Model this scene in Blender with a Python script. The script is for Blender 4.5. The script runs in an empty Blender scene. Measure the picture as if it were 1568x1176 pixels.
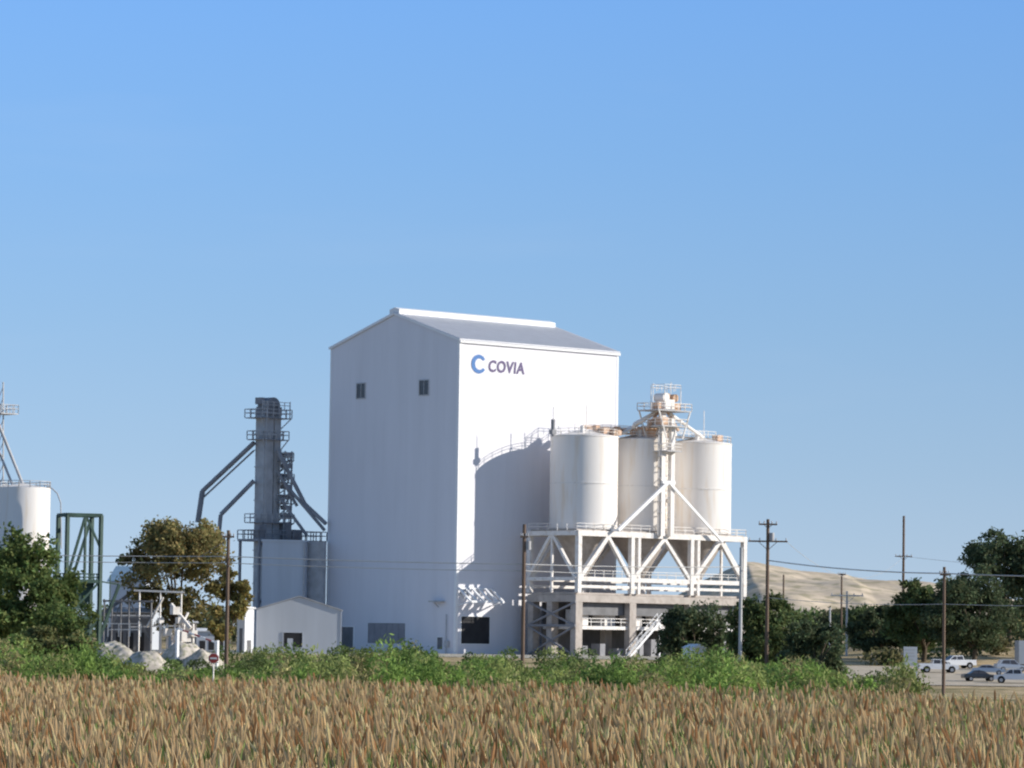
import bpy, bmesh, math, random
import numpy as np
from mathutils import Vector, Matrix
random.seed(7); rng=np.random.default_rng(7)
scene=bpy.context.scene
# ------------------------------------------------------------------ camera
FP=6190.0; CAMZ=5.2
pitch=math.atan(398/FP); roll=math.radians(0.8)
R=Matrix.Rotation(math.pi/2+pitch,3,'X') @ Matrix.Rotation(roll,3,'Z')
cam_d=bpy.data.cameras.new("camera"); cam=bpy.data.objects.new("camera",cam_d)
scene.collection.objects.link(cam)
cam.matrix_world=Matrix.Translation((0,0,CAMZ)) @ R.to_4x4()
cam_d.sensor_width=36; cam_d.lens=36*FP/1568; cam_d.clip_start=1; cam_d.clip_end=30000
cam_d.dof.use_dof=True; cam_d.dof.focus_distance=32; cam_d.dof.aperture_fstop=10
scene.camera=cam
def pixel_ray(px,py):  # view ray through an image pixel, per unit of depth
    d=R@Vector((px-784,588-py,-FP)); return d/d.y
def W(px,py,D):            # image pixel projected out to an assumed distance -> world metres
    d=pixel_ray(px,py); return Vector((d.x*D,D,CAMZ+d.z*D))
def ss(a,b,t):
    t=np.clip((np.asarray(t,dtype=float)-a)/(b-a),0,1); return t*t*(3-2*t)
def gz(x,y):
    return 3.3*ss(480,680,y)+4*ss(760,1050,y)+4.2*ss(48,90,x)*ss(590,720,y)+.55*ss(36,48,x)*ss(520,590,y)
def G(x,y): return float(gz(x,y))
# ------------------------------------------------------------------ materials
def new_mat(name):
    m=bpy.data.materials.new(name); m.use_nodes=True
    nt=m.node_tree; b=nt.nodes['Principled BSDF']; return m,nt,b
def mat(name,col,rough=.7,metal=0,var=.12,scale=.6,streak=None,dirt=None,dirt_amt=.3,bump=0,spec=.3,lo=.5,hi=.72):
    m,nt,b=new_mat(name)
    tc=nt.nodes.new('ShaderNodeTexCoord'); mp=nt.nodes.new('ShaderNodeMapping')
    nt.links.new(tc.outputs['Object'],mp.inputs['Vector'])
    if streak: mp.inputs['Scale'].default_value=(1,1,streak)
    n=nt.nodes.new('ShaderNodeTexNoise'); n.inputs['Scale'].default_value=scale; n.inputs['Detail'].default_value=6
    nt.links.new(mp.outputs[0],n.inputs['Vector'])
    r=nt.nodes.new('ShaderNodeValToRGB'); r.color_ramp.elements[0].position=.3; r.color_ramp.elements[1].position=.7
    r.color_ramp.elements[0].color=tuple(c*(1-var) for c in col)+(1,)
    r.color_ramp.elements[1].color=tuple(min(1,c*(1+var)) for c in col)+(1,)
    nt.links.new(n.outputs['Fac'],r.inputs['Fac'])
    out=r.outputs['Color']
    if dirt:
        n2=nt.nodes.new('ShaderNodeTexNoise'); n2.inputs['Scale'].default_value=scale*2.3; n2.inputs['Detail'].default_value=8
        nt.links.new(mp.outputs[0],n2.inputs['Vector'])
        r2=nt.nodes.new('ShaderNodeValToRGB'); r2.color_ramp.elements[0].position=lo; r2.color_ramp.elements[1].position=hi
        r2.color_ramp.elements[0].color=(0,0,0,1); r2.color_ramp.elements[1].color=(dirt_amt,)*3+(1,)
        nt.links.new(n2.outputs['Fac'],r2.inputs['Fac'])
        mx=nt.nodes.new('ShaderNodeMix'); mx.data_type='RGBA'
        nt.links.new(r2.outputs['Color'],mx.inputs[0]); nt.links.new(out,mx.inputs[6]); mx.inputs[7].default_value=tuple(dirt)+(1,)
        out=mx.outputs[2]
    nt.links.new(out,b.inputs['Base Color'])
    b.inputs['Roughness'].default_value=rough; b.inputs['Metallic'].default_value=metal
    b.inputs['Specular IOR Level'].default_value=spec
    if bump:
        bp=nt.nodes.new('ShaderNodeBump'); bp.inputs['Strength'].default_value=bump; bp.inputs['Distance'].default_value=.1
        nt.links.new(n.outputs['Fac'],bp.inputs['Height']); nt.links.new(bp.outputs[0],b.inputs['Normal'])
    return m
def attr_mat(name,rough=.8,trans=.25):
    m,nt,b=new_mat(name)
    a=nt.nodes.new('ShaderNodeAttribute'); a.attribute_name='Col'
    nt.links.new(a.outputs['Color'],b.inputs['Base Color'])
    b.inputs['Roughness'].default_value=rough; b.inputs['Specular IOR Level'].default_value=.15
    if trans:
        t=nt.nodes.new('ShaderNodeBsdfTranslucent'); nt.links.new(a.outputs['Color'],t.inputs['Color'])
        mx=nt.nodes.new('ShaderNodeMixShader'); mx.inputs[0].default_value=trans
        nt.links.new(b.outputs[0],mx.inputs[1]); nt.links.new(t.outputs[0],mx.inputs[2])
        nt.links.new(mx.outputs[0],nt.nodes['Material Output'].inputs['Surface'])
    return m
M={}
M['white']=mat('white_siding_paint',(.76,.75,.79),.55,var=.03,scale=.35,streak=.12,dirt=(.60,.58,.60),dirt_amt=.14)
M['trim']=mat('white_trim_paint',(.85,.85,.86),.5,var=.03)
M['roof']=mat('galvanised_roof',(.56,.57,.61),.45,metal=.1,var=.05,scale=.5)
M['silo']=mat('silo_paint',(.85,.81,.77),.6,var=.03,scale=.35,streak=.12,dirt=(.72,.56,.38),dirt_amt=.5,lo=.52)
M['steelw']=mat('white_steel_paint',(.80,.77,.74),.6,var=.08,scale=.8,dirt=(.55,.42,.3),dirt_amt=.45)
M['rust']=mat('rusty_machinery',(.58,.38,.26),.8,var=.25,scale=.9,dirt=(.75,.66,.56),dirt_amt=.9)
M['conc']=mat('weathered_concrete',(.48,.43,.39),.85,var=.15,scale=.5,dirt=(.3,.24,.2),dirt_amt=.5)
M['gal']=mat('galvanised_steel',(.47,.47,.48),.6,var=.15,scale=.8)
M['duct']=mat('grey_steel_duct',(.27,.27,.29),.6,var=.2)
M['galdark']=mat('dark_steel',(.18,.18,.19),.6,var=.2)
M['dark']=mat('painted_dark_opening',(.035,.035,.038),.8,var=.2)  # near-black fill: shade inside openings put into the colour of flat panels
M['glass']=mat('tinted_glass',(.06,.06,.07),.15,var=.1,spec=.6)
M['louv']=mat('louvre_slats',(.30,.29,.31),.6,var=.12)
M['green']=mat('green_steel_paint',(.045,.085,.07),.6,var=.25)
M['bluebin']=mat('blue_grey_siding',(.52,.55,.60),.5,var=.05,streak=.1)
M['wood']=mat('weathered_pole_wood',(.17,.12,.09),.9,var=.25,streak=.1,scale=3)
M['bark']=mat('tree_bark',(.11,.085,.06),.95,var=.3,scale=3)
M['wire']=mat('cable',(.5,.5,.5),.5,var=.05)
M['wiredark']=mat('cable_dark',(.12,.12,.13),.5,var=.05)
M['blue']=mat('logo_blue',(.06,.18,.45),.5,var=.1)
M['navy']=mat('logo_navy',(.12,.09,.20),.5,var=.1)
M['red']=mat('red_paint',(.40,.07,.06),.5,var=.1)
M['carwhite']=mat('white_car_paint',(.75,.76,.78),.25,var=.02,spec=.5)
M['carblack']=mat('black_car_paint',(.03,.032,.036),.22,var=.05,spec=.6)
M['cargrey']=mat('silver_car_paint',(.42,.44,.47),.25,metal=.4,var=.03,spec=.5)
M['rubber']=mat('tyre_rubber',(.02,.02,.02),.85,var=.1)
M['chrome']=mat('wheel_metal',(.45,.45,.46),.35,metal=.7,var=.05)
M['redlamp']=mat('tail_lamp',(.4,.02,.02),.3,var=.05)
M['road']=mat('worn_caliche_road',(.58,.49,.38),.95,var=.15,scale=.4,bump=.3,spec=.1,dirt=(.33,.32,.2),dirt_amt=.5)
M['paint']=mat('road_marking',(.7,.7,.68),.7,var=.08)
M['sand']=mat('white_sand',(.58,.52,.45),.95,var=.25,scale=.7,bump=.6,spec=.1,dirt=(.27,.27,.17),dirt_amt=.8,lo=.46,hi=.6)
M['blueroof']=mat('blue_metal_roof',(.24,.36,.48),.5,var=.1)
M['leaf']=attr_mat('foliage',trans=.35); M['reed']=attr_mat('reed_leaf',trans=.22)
# ------------------------------------------------------------------ builders
class Frame:
    def __init__(s,x,y,deg,z=0):
        s.o=Vector((x,y,z)); t=math.radians(deg)
        s.u=Vector((math.cos(t),math.sin(t),0)); s.v=Vector((-math.sin(t),math.cos(t),0))
    def p(s,a,b,z): return s.o+s.u*a+s.v*b+Vector((0,0,z))
def empty(name,loc):
    e=bpy.data.objects.new(name,None); e.location=loc; e.empty_display_size=1
    scene.collection.objects.link(e); return e
class B:
    def __init__(s): s.v=[]; s.f=[]; s.sm=[]
    def add(s,vs,fs,smooth=False):
        n=len(s.v); s.v+= [Vector(v) for v in vs]
        for f in fs: s.f.append([i+n for i in f]); s.sm.append(smooth)
        return s
    def hexa(s,p):
        return s.add(p,[(0,3,2,1),(4,5,6,7),(0,1,5,4),(1,2,6,5),(2,3,7,6),(3,0,4,7)])
    def box(s,F,a0,a1,b0,b1,z0,z1):
        return s.hexa([F.p(a0,b0,z0),F.p(a1,b0,z0),F.p(a1,b1,z0),F.p(a0,b1,z0),F.p(a0,b0,z1),F.p(a1,b0,z1),F.p(a1,b1,z1),F.p(a0,b1,z1)])
    def beam(s,p,q,w,h=None):
        h=h or w; p=Vector(p);q=Vector(q); d=(q-p)
        if d.length<1e-6: return s
        d.normalize(); up=Vector((0,0,1))
        if abs(d.z)>.98: up=Vector((.72,.69,0))
        x=d.cross(up).normalized()*w/2; y=x.cross(d).normalized()*h/2
        return s.hexa([p-x-y,p+x-y,p+x+y,p-x+y,q-x-y,q+x-y,q+x+y,q-x+y])
    def cyl(s,p,q,r0,r1=None,n=12,cap=True):
        r1=r0 if r1 is None else r1; p=Vector(p);q=Vector(q); d=(q-p).normalized()
        up=Vector((0,0,1)) if abs(d.z)<.98 else Vector((1,0,0))
        x=d.cross(up).normalized(); y=d.cross(x)
        A=[p+(x*math.cos(t)+y*math.sin(t))*r0 for t in [2*math.pi*i/n for i in range(n)]]
        C=[q+(x*math.cos(t)+y*math.sin(t))*r1 for t in [2*math.pi*i/n for i in range(n)]]
        s.add(A+C,[(i,(i+1)%n,n+(i+1)%n,n+i) for i in range(n)],True)
        if cap: s.add(A,[tuple(range(n))]); s.add(C,[tuple(range(n))])
        return s
    def tube(s,pts,r,n=8):
        for i in range(len(pts)-1): s.cyl(pts[i],pts[i+1],r,r,n)
        return s
    def rail(s,pts,h=1.1,t=.09,step=2.0,closed=False):
        pts=[Vector(p) for p in pts]
        if closed: pts=pts+[pts[0]]
        for i in range(len(pts)-1):
            p,q=pts[i],pts[i+1]; L=(q-p).length; k=max(1,round(L/step))
            for z in (h,h*.55): s.beam(p+Vector((0,0,z)),q+Vector((0,0,z)),t)
            for j in range(k+1):
                c=p.lerp(q,j/k); s.beam(c,c+Vector((0,0,h)),t)
        return s
    def prism(s,poly,off):
        n=len(poly); off=Vector(off)
        s.add(list(poly)+[Vector(p)+off for p in poly],[tuple(range(n)),tuple(range(2*n-1,n-1,-1))]+[(i,i+n,(i+1)%n+n,(i+1)%n) for i in range(n)])
        return s
    def done(s,name,mt,parent=None):
        off=Vector(parent.location) if parent else Vector((0,0,0))
        me=bpy.data.meshes.new(name); me.from_pydata([tuple(v-off) for v in s.v],[],s.f)
        me.polygons.foreach_set('use_smooth',s.sm)
        bm=bmesh.new(); bm.from_mesh(me); bmesh.ops.recalc_face_normals(bm,faces=bm.faces); bm.to_mesh(me); bm.free()
        me.materials.append(mt); o=bpy.data.objects.new(name,me); scene.collection.objects.link(o)
        if parent: o.parent=parent
        return o
def np_mesh(name,V,nper,mt,cols,parent=None):
    off=np.array(parent.location) if parent else np.zeros(3)
    me=bpy.data.meshes.new(name); n=len(V); m=n//nper
    me.vertices.add(n); me.vertices.foreach_set('co',(V-off).astype(np.float32).ravel())
    me.loops.add(n); me.loops.foreach_set('vertex_index',np.arange(n,dtype=np.int32))
    me.polygons.add(m); me.polygons.foreach_set('loop_start',np.arange(0,n,nper,dtype=np.int32))
    try: me.polygons.foreach_set('loop_total',np.full(m,nper,dtype=np.int32))
    except Exception: pass
    me.update(calc_edges=True)
    ca=me.color_attributes.new('Col','FLOAT_COLOR','POINT')
    c4=np.ones((n,4),dtype=np.float32); c4[:,:3]=cols; ca.data.foreach_set('color',c4.ravel())
    me.materials.append(mt); o=bpy.data.objects.new(name,me); scene.collection.objects.link(o)
    if parent: o.parent=parent
    return o
def unit(n):
    v=rng.normal(size=(n,3)); return v/np.linalg.norm(v,axis=1,keepdims=True)
def leaf_verts(C,S,elong=1.0,updir=0.0):
    n=len(C); u=unit(n); u[:,2]+=updir; u/=np.linalg.norm(u,axis=1,keepdims=True)
    w=unit(n); v=np.cross(u,w); v/=np.linalg.norm(v,axis=1,keepdims=True)
    S=np.asarray(S)[:,None]; a=u*S*elong; b=v*S*.55
    return np.stack([C-a,C+b,C+a,C-b],axis=1).reshape(-1,3)
# ------------------------------------------------------------------ world + sun
SEL=math.radians(21.5); SAZ=math.radians(5)
sd=Vector((math.cos(SEL)*math.cos(SAZ),-math.cos(SEL)*math.sin(SAZ),math.sin(SEL)))
w=bpy.data.worlds.new("World"); scene.world=w; w.use_nodes=True
nt=w.node_tree; bg=nt.nodes['Background']; sky=nt.nodes.new('ShaderNodeTexSky'); sky.sky_type='NISHITA'
sky.sun_disc=False; sky.sun_elevation=SEL; sky.sun_rotation=math.atan2(sd.x,sd.y)
sky.air_density=1.0; sky.dust_density=.3; sky.ozone_density=2.0; sky.altitude=200
STR=.13
tc=nt.nodes.new('ShaderNodeTexCoord'); sp=nt.nodes.new('ShaderNodeSeparateXYZ'); nt.links.new(tc.outputs['Generated'],sp.inputs[0])
rp=nt.nodes.new('ShaderNodeValToRGB'); el=rp.color_ramp.elements
el[0].position=0; el[0].color=(.50,.63,.77,1); el[1].position=.5; el[1].color=(.12,.28,.66,1)
for pos,c in ((.02,(.45,.60,.77)),(.045,(.375,.555,.765)),(.08,(.300,.510,.785)),(.12,(.238,.470,.835)),(.165,(.195,.435,.89))):
    e=el.new(pos); e.color=c+(1,)
nt.links.new(sp.outputs['Z'],rp.inputs['Fac'])
vm=nt.nodes.new('ShaderNodeVectorMath'); vm.operation='SCALE'; vm.inputs['Scale'].default_value=1/STR
nt.links.new(rp.outputs['Color'],vm.inputs[0])
mr=nt.nodes.new('ShaderNodeMapRange'); mr.inputs['From Min'].default_value=.17; mr.inputs['From Max'].default_value=.5
nt.links.new(sp.outputs['Z'],mr.inputs['Value'])
mx=nt.nodes.new('ShaderNodeMix'); mx.data_type='RGBA'
nt.links.new(mr.outputs[0],mx.inputs[0]); nt.links.new(vm.outputs[0],mx.inputs[6]); nt.links.new(sky.outputs[0],mx.inputs[7])
mp=nt.nodes.new('ShaderNodeMapping'); mp.inputs['Scale'].default_value=(5,5,28); nt.links.new(tc.outputs['Generated'],mp.inputs[0])
cn=nt.nodes.new('ShaderNodeTexNoise'); cn.inputs['Scale'].default_value=1.6; cn.inputs['Detail'].default_value=4; nt.links.new(mp.outputs[0],cn.inputs['Vector'])
cr=nt.nodes.new('ShaderNodeMapRange'); cr.inputs['From Min'].default_value=.55; cr.inputs['From Max'].default_value=.85; cr.inputs['To Max'].default_value=.07
nt.links.new(cn.outputs['Fac'],cr.inputs['Value'])
m2=nt.nodes.new('ShaderNodeMix'); m2.data_type='RGBA'; nt.links.new(cr.outputs[0],m2.inputs[0]); nt.links.new(mx.outputs[2],m2.inputs[6]); m2.inputs[7].default_value=(5.5,5.8,6.3,1)
xr=nt.nodes.new('ShaderNodeMapRange'); xr.inputs['From Min'].default_value=-.13; xr.inputs['From Max'].default_value=.13; xr.inputs['To Min'].default_value=1.05; xr.inputs['To Max'].default_value=.94
nt.links.new(sp.outputs['X'],xr.inputs['Value'])
v3=nt.nodes.new('ShaderNodeVectorMath'); v3.operation='SCALE'; nt.links.new(m2.outputs[2],v3.inputs[0]); nt.links.new(xr.outputs[0],v3.inputs['Scale'])
nt.links.new(v3.outputs[0],bg.inputs['Color']); bg.inputs['Strength'].default_value=STR
sl=bpy.data.lights.new('sun','SUN'); sl.energy=5.0; sl.angle=math.radians(.53); sl.color=(1,.94,.84)
so=bpy.data.objects.new('sun',sl); scene.collection.objects.link(so); so.location=(300,0,200)
so.rotation_euler=(-sd).to_track_quat('-Z','Y').to_euler()
scene.view_settings.view_transform='Standard'; scene.view_settings.look='None'; scene.view_settings.exposure=0
# ------------------------------------------------------------------ ground
ys=np.concatenate([np.arange(-60,1100,10),np.geomspace(1100,14000,30)])
xs=np.concatenate([-np.geomspace(9000,320,16),np.arange(-310,311,10),np.geomspace(320,9000,16)])
X,Y=np.meshgrid(xs,ys); Z=gz(X,Y)
nx=len(xs); V=np.stack([X.ravel(),Y.ravel(),Z.ravel()],1)
F=[(j*nx+i,j*nx+i+1,(j+1)*nx+i+1,(j+1)*nx+i) for j in range(len(ys)-1) for i in range(nx-1)]
me=bpy.data.meshes.new('ground'); me.from_pydata(V.tolist(),[],F)
gm,nt2,b=new_mat('dry_grass_ground')
tc=nt2.nodes.new('ShaderNodeTexCoord')
def noise(sc,det=6):
    n=nt2.nodes.new('ShaderNodeTexNoise'); n.inputs['Scale'].default_value=sc; n.inputs['Detail'].default_value=det
    nt2.links.new(tc.outputs['Object'],n.inputs['Vector']); return n
n1=noise(.05); r=nt2.nodes.new('ShaderNodeValToRGB'); el=r.color_ramp.elements
el[0].position=.36; el[0].color=(.30,.26,.13,1); el[1].position=.55; el[1].color=(.68,.52,.32,1)
nt2.links.new(n1.outputs['Fac'],r.inputs['Fac'])
n2=noise(.5,10); r3=nt2.nodes.new('ShaderNodeValToRGB'); r3.color_ramp.elements[0].color=(.3,.32,.25,1); r3.color_ramp.elements[0].position=.38; r3.color_ramp.elements[1].position=.58
nt2.links.new(n2.outputs['Fac'],r3.inputs['Fac'])
mx=nt2.nodes.new('ShaderNodeMix'); mx.data_type='RGBA'; mx.blend_type='MULTIPLY'; mx.inputs[0].default_value=.8
nt2.links.new(r.outputs[0],mx.inputs[6]); nt2.links.new(r3.outputs['Color'],mx.inputs[7])
nt2.links.new(mx.outputs[2],b.inputs['Base Color']); b.inputs['Roughness'].default_value=1; b.inputs['Specular IOR Level'].default_value=.05
me.materials.append(gm); me.polygons.foreach_set('use_smooth',[True]*len(F))
go=bpy.data.objects.new('ground',me); scene.collection.objects.link(go)
def sheet(name,x0,x1,y0,y1,mt,lift,n=16):
    b=B(); xs=np.linspace(x0,x1,n); ys=np.linspace(y0,y1,n)
    vs=[(x,y,G(x,y)+lift) for y in ys for x in xs]
    b.add(vs,[(j*n+i,j*n+i+1,j*n+i+n+1,j*n+i+n) for j in range(n-1) for i in range(n-1)])
    return b.done(name,mt)
GZ=3.3
sheet('plant_yard_gravel',-120,44,640,760,M['sand'],.06)
# ------------------------------------------------------------------ main building
C0=Vector((-9.16,700,0)); PFm=Frame(C0.x,C0.y,43.3)
def on_b(px,py,b):
    d=pixel_ray(px,py); t=(b+C0.dot(PFm.v))/(Vector((d.x,1,0)).dot(PFm.v)); P=Vector((d.x*t,t,0))
    return (P-C0).dot(PFm.u), CAMZ+d.z*t
def on_a(px,py,a):
    d=pixel_ray(px,py); t=(a+C0.dot(PFm.u))/(Vector((d.x,1,0)).dot(PFm.u)); P=Vector((d.x*t,t,0))
    return (P-C0).dot(PFm.v), CAMZ+d.z*t
LA,LB,EV,RG=38.8,34.2,57.8,63.2
bld=empty('industrial_building',PFm.p(LA/2,LB/2,GZ))
b=B(); p=PFm.p
b.prism([p(0,0,GZ-1),p(0,LB,GZ-1),p(0,LB,EV),p(0,LB/2,RG),p(0,0,EV)],PFm.u*LA); b.done('walls',M['white'],bld)
b=B()
sl_=(RG-EV)/(LB/2)
for sgn in (0,1):
    e0=-.3 if sgn==0 else LB+.3; zz=EV-.3*sl_
    b.prism([p(-.2,e0,zz+.05),p(-.2,LB/2,RG+.05),p(-.2,LB/2,RG+.3),p(-.2,e0,zz+.3)],PFm.u*(LA+.4))
b.done('roof',M['roof'],bld)
b=B()
for a in np.arange(.4,LA,1.2): b.beam(p(a,-.3,EV+.24),p(a,LB/2-1.4,RG-.42+.3),.06,.06)
b.done('roof_ribs',M['roof'],bld)
b=B(); b.prism([p(-.1,LB/2-1.3,RG-.1),p(-.1,LB/2+1.3,RG-.1),p(-.1,LB/2+1.3,RG+.75),p(-.1,LB/2,RG+1.1),p(-.1,LB/2-1.3,RG+.75)],PFm.u*(LA-.5)); b.done('ridge_vent',M['trim'],bld)
b=B()
b.box(PFm,-.06,.5,-.06,.5,GZ,EV-.1); b.box(PFm,-.06,.3,LB-.3,LB+.06,GZ,EV-.1); b.box(PFm,LA-.45,LA+.06,-.06,.4,GZ,EV-.1)
b.box(PFm,-.2,LA+.2,-.42,-.02,EV-.5,EV-.12)
for s in (0,1):
    e=-.3 if s==0 else LB+.3
    b.beam(p(-.26,e,EV-.1),p(-.26,LB/2,RG+.02),.1,.4)
b.done('trim',M['trim'],bld)
b=B()
for z in np.arange(11,EV-2,7.6): b.box(PFm,-.02,0.2,.55,LB-.5,z,z+.08)
for z in np.arange(11,EV-2,7.6): b.box(PFm,.55,LA-.5,-.02,.2,z,z+.08)
b.done('panel_seams',M['white'],bld)
def wall_opening(par,face,x0,y0,x1,y1,nm,fill='dark',frame=.18,mull=0,fm=None):
    fn=on_a if face=='a' else on_b
    c0,z1=fn(x0,y0,0); c1,z0=fn(x1,y1,0); lo,hi=min(c0,c1),max(c0,c1); z0=max(z0,GZ+.05)
    b=B(); f=B()
    def bx(bb,l,h,zz0,zz1,pr):
        if face=='a': bb.box(PFm,-pr,.2,l,h,zz0,zz1)
        else: bb.box(PFm,l,h,-pr,.2,zz0,zz1)
    bx(b,lo,hi,z0,z1,.03); b.done(nm+'_panel',M[fill],par)
    bx(f,lo-frame,lo,z0,z1+frame,.12); bx(f,hi,hi+frame,z0,z1+frame,.12); bx(f,lo,hi,z1,z1+frame,.12)
    if z0>GZ+1: bx(f,lo-frame,hi+frame,z0-frame,z0,.14)
    for k in range(mull):
        c=lo+(hi-lo)*(k+1)/(mull+1); bx(f,c-.06,c+.06,z0,z1,.08)
    f.done(nm+'_frame',M[fm or ('gal' if mull else 'trim')],par)
wall_opening(bld,'a',547,588,559,609,'window_left','glass',mull=1)
wall_opening(bld,'a',643,583,656,604,'window_right','glass',mull=1)
wall_opening(bld,'a',565,955,619,984,'louvre_door','louv',mull=5,frame=.12,fm='duct')
wall_opening(bld,'a',521,960,541,1000,'side_door','galdark')
wall_opening(bld,'a',670,976,678,994,'personnel_door','galdark')
wall_opening(bld,'b',706,944,749,986,'loading_door','dark')  # no real recess: its shade is painted as a flat dark panel
b=B(); a0,z0=on_b(702,921,0); a1,_=on_b(752,921,0)
for i in range(6):
    aa=a0+(a1-a0)*i/5; b.beam(p(aa,-.1,z0+2.3),p(aa,-3.2,z0),.45,.25)
b.beam(p(a0,-3.2,z0),p(a1,-3.2,z0),.35); b.beam(p(a0,-.1,z0+2.3),p(a1,-.1,z0+2.3),.3)
b.beam(p(a0,-.1,z0-.6),p(a0,-3.2,z0),.2); b.beam(p(a1,-.1,z0-.6),p(a1,-3.2,z0),.2)
b.done('door_canopy',M['trim'],bld)
b=B(); bb,zz=on_a(672,921,0); b.box(PFm,-1.2,-.06,bb-1.6,bb+1.4,zz-.12,zz+.12); b.beam(p(-.06,bb,zz-1),p(-1.2,bb,zz-.1),.12)
aa,zz=on_b(711,908,0); b.box(PFm,aa-1.0,aa+1.0,-.8,-.06,zz-.2,zz+.2)
bb,zz=on_a(680,985,0); b.beam(p(-.3,bb-.8,GZ),p(-.3,bb-.8,zz+5),.15); b.box(PFm,-.5,-.06,bb-1.4,bb-.6,GZ+1.2,GZ+2.3)
b.done('wall_brackets',M['gal'],bld)
# logo
b=B(); ac,zc=on_b(733,557.5,0); Nn=40; ro=1.65
out=[];inn=[]
for i in range(Nn+1):
    t=math.radians(34+(326-34)*i/Nn); k=math.sin(math.pi*i/Nn)
    out.append((ro*math.cos(t),ro*math.sin(t))); ri=ro*(1-.32-.14*k); inn.append((ri*math.cos(t)+.05*k,ri*math.sin(t)))
vs=[p(ac+x*1.08,-.07,zc+z) for (x,z) in out+inn]
b.add(vs,[(i,i+1,Nn+2+i,Nn+1+i) for i in range(Nn)]); b.done('logo_ring',M['blue'],bld)
def wall_text(txt,F,a0,a1,z0,z1,bo,nm,mt,par,italic=.1):
    cu=bpy.data.curves.new('t','FONT'); cu.body=txt; cu.offset=.03; cu.space_character=1.1
    o=bpy.data.objects.new('t',cu); scene.collection.objects.link(o); bpy.context.view_layer.update()
    dg=bpy.context.evaluated_depsgraph_get(); me=bpy.data.meshes.new_from_object(o.evaluated_get(dg))
    co=np.array([v.co[:] for v in me.vertices]); mn=co.min(0)
    co[:,0]+= italic*(co[:,1]-mn[1])
    mn=co.min(0); mxx=co.max(0); b=B()
    vs=[F.p(a0+(c[0]-mn[0])/(mxx[0]-mn[0])*(a1-a0),bo,z0+(c[1]-mn[1])/(mxx[1]-mn[1])*(z1-z0)) for c in co]
    b.add(vs,[tuple(pl.vertices) for pl in me.polygons]); bpy.data.objects.remove(o); bpy.data.meshes.remove(me)
    return b.done(nm,mt,par)
a0,z1=on_b(748,551,0); a1,_=on_b(803,555,0); z0=z1-2.1
wall_text("COVIA",PFm,a0,a1,z0,z1,-.07,'logo_lettering',M['navy'],bld)
# ------------------------------------------------------------------ silo block: three large tanks in one row
GC=-9.9; SR=5.95; BF,BB=GC-6.05,GC+6.05
A0,_=on_b(883,820,BF); A1,_=on_b(1142,830,BF)
silo=empty('silo_battery',p((A0+A1)/2,GC,GZ))
ZT,ZL,ZD=24.5,16.6,14.2
sa=[on_b(px,740,GC)[0] for px in (894,981.5,1069)]
ST=on_b(894,668,GC)[1]
b=B(); ring=B(); hop=B(); rl=B()
for a in sa:
    b.cyl(p(a,GC,25.3),p(a,GC,ST),SR,n=96); b.cyl(p(a,GC,ST),p(a,GC,ST+1.0),SR-.1,.8,n=64)
    for z in (33.3,25.45,ST-.15): ring.cyl(p(a,GC,z-.1),p(a,GC,z+.1),SR+.08,n=96)
    hop.cyl(p(a,GC,25.3),p(a,GC,17.2),SR-.3,.7,n=48)
    c=[p(a+(SR-.1)*math.cos(t),GC+(SR-.1)*math.sin(t),ST) for t in np.linspace(0,2*math.pi,21)[:-1]]
    rl.rail(c,1.15,.07,2,closed=True)
b.done('silo_shells',M['silo'],silo); ring.done('silo_rings',M['steelw'],silo); hop.done('hoppers',M['conc'],silo); rl.done('silo_top_railings',M['steelw'],silo)
b=B()
pa=[A0+.5]+[on_b(x,850,BF)[0] for x in (967,1058)]+[A1-.5]
for bb in (BF,BB):
    b.beam(p(A0,bb,ZT),p(A1,bb,ZT),.8,.95); b.beam(p(A0,bb,ZL),p(A1,bb,ZL),.6,.75); b.beam(p(A0,bb,ZL-1.3),p(A1,bb,ZL-1.3),.4,.5)
    for i,a in enumerate(pa):
        b.beam(p(a,bb,ZD),p(a,bb,ZT),.85)
        if i in (1,2): b.beam(p(a+1.7,bb,ZD),p(a+1.7,bb,ZT),.65)
    for i in range(3):
        m=(pa[i]+pa[i+1])/2+.5
        b.beam(p(pa[i]+.3,bb,ZL+.3),p(m,bb,ZT-.4),.8,.75); b.beam(p(m,bb,ZT-.4),p(pa[i+1]-.3,bb,ZL+.3),.65,.6)
for a in (A0,A1):
    b.beam(p(a,BF,ZT),p(a,BB,ZT),.7,.8); b.beam(p(a,BF,ZL),p(a,BB,ZL),.5,.6)
    m=(BF+BB)/2
    b.beam(p(a,BF,ZL),p(a,m,ZT),.55); b.beam(p(a,BB,ZL),p(a,m,ZT),.55); b.beam(p(a,m,ZD),p(a,m,ZT),.4)
for a in sa: b.beam(p(a,BF,ZT-.1),p(a,BB,ZT-.1),.5,.7)
b.done('upper_truss',M['steelw'],silo)
b=B(); b.box(PFm,A0+.3,A1-.3,BF+.3,BB-.3,ZT+.5,25.2); b.box(PFm,A0+.1,A1-.1,BF+.5,BB-.5,ZD-.3,ZD+.05); b.done('decks',M['conc'],silo)
b=B(); b.rail([p(A0,BB,ZT+.5),p(A0,BF,ZT+.5),p(A1,BF,ZT+.5),p(A1,BB,ZT+.5)],1.2,.09,2.2); b.rail([p(A0,BF,ZL+.4),p(A1,BF,ZL+.4)],1.1,.09,2.2); b.done('deck_railings',M['steelw'],silo)
b=B()
b.box(PFm,A0,A1,BF,BF+1.1,ZD-1.6,ZD-.35); b.box(PFm,A0,A1,BB-1.1,BB,ZD-1.6,ZD-.35)
b.box(PFm,A0,A0+1.1,BF+1.12,BB-1.12,ZD-1.6,ZD-.35)
cols=[A0+.1,pa[1]-.2,pa[2]-.2,A1-1.5]
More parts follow.
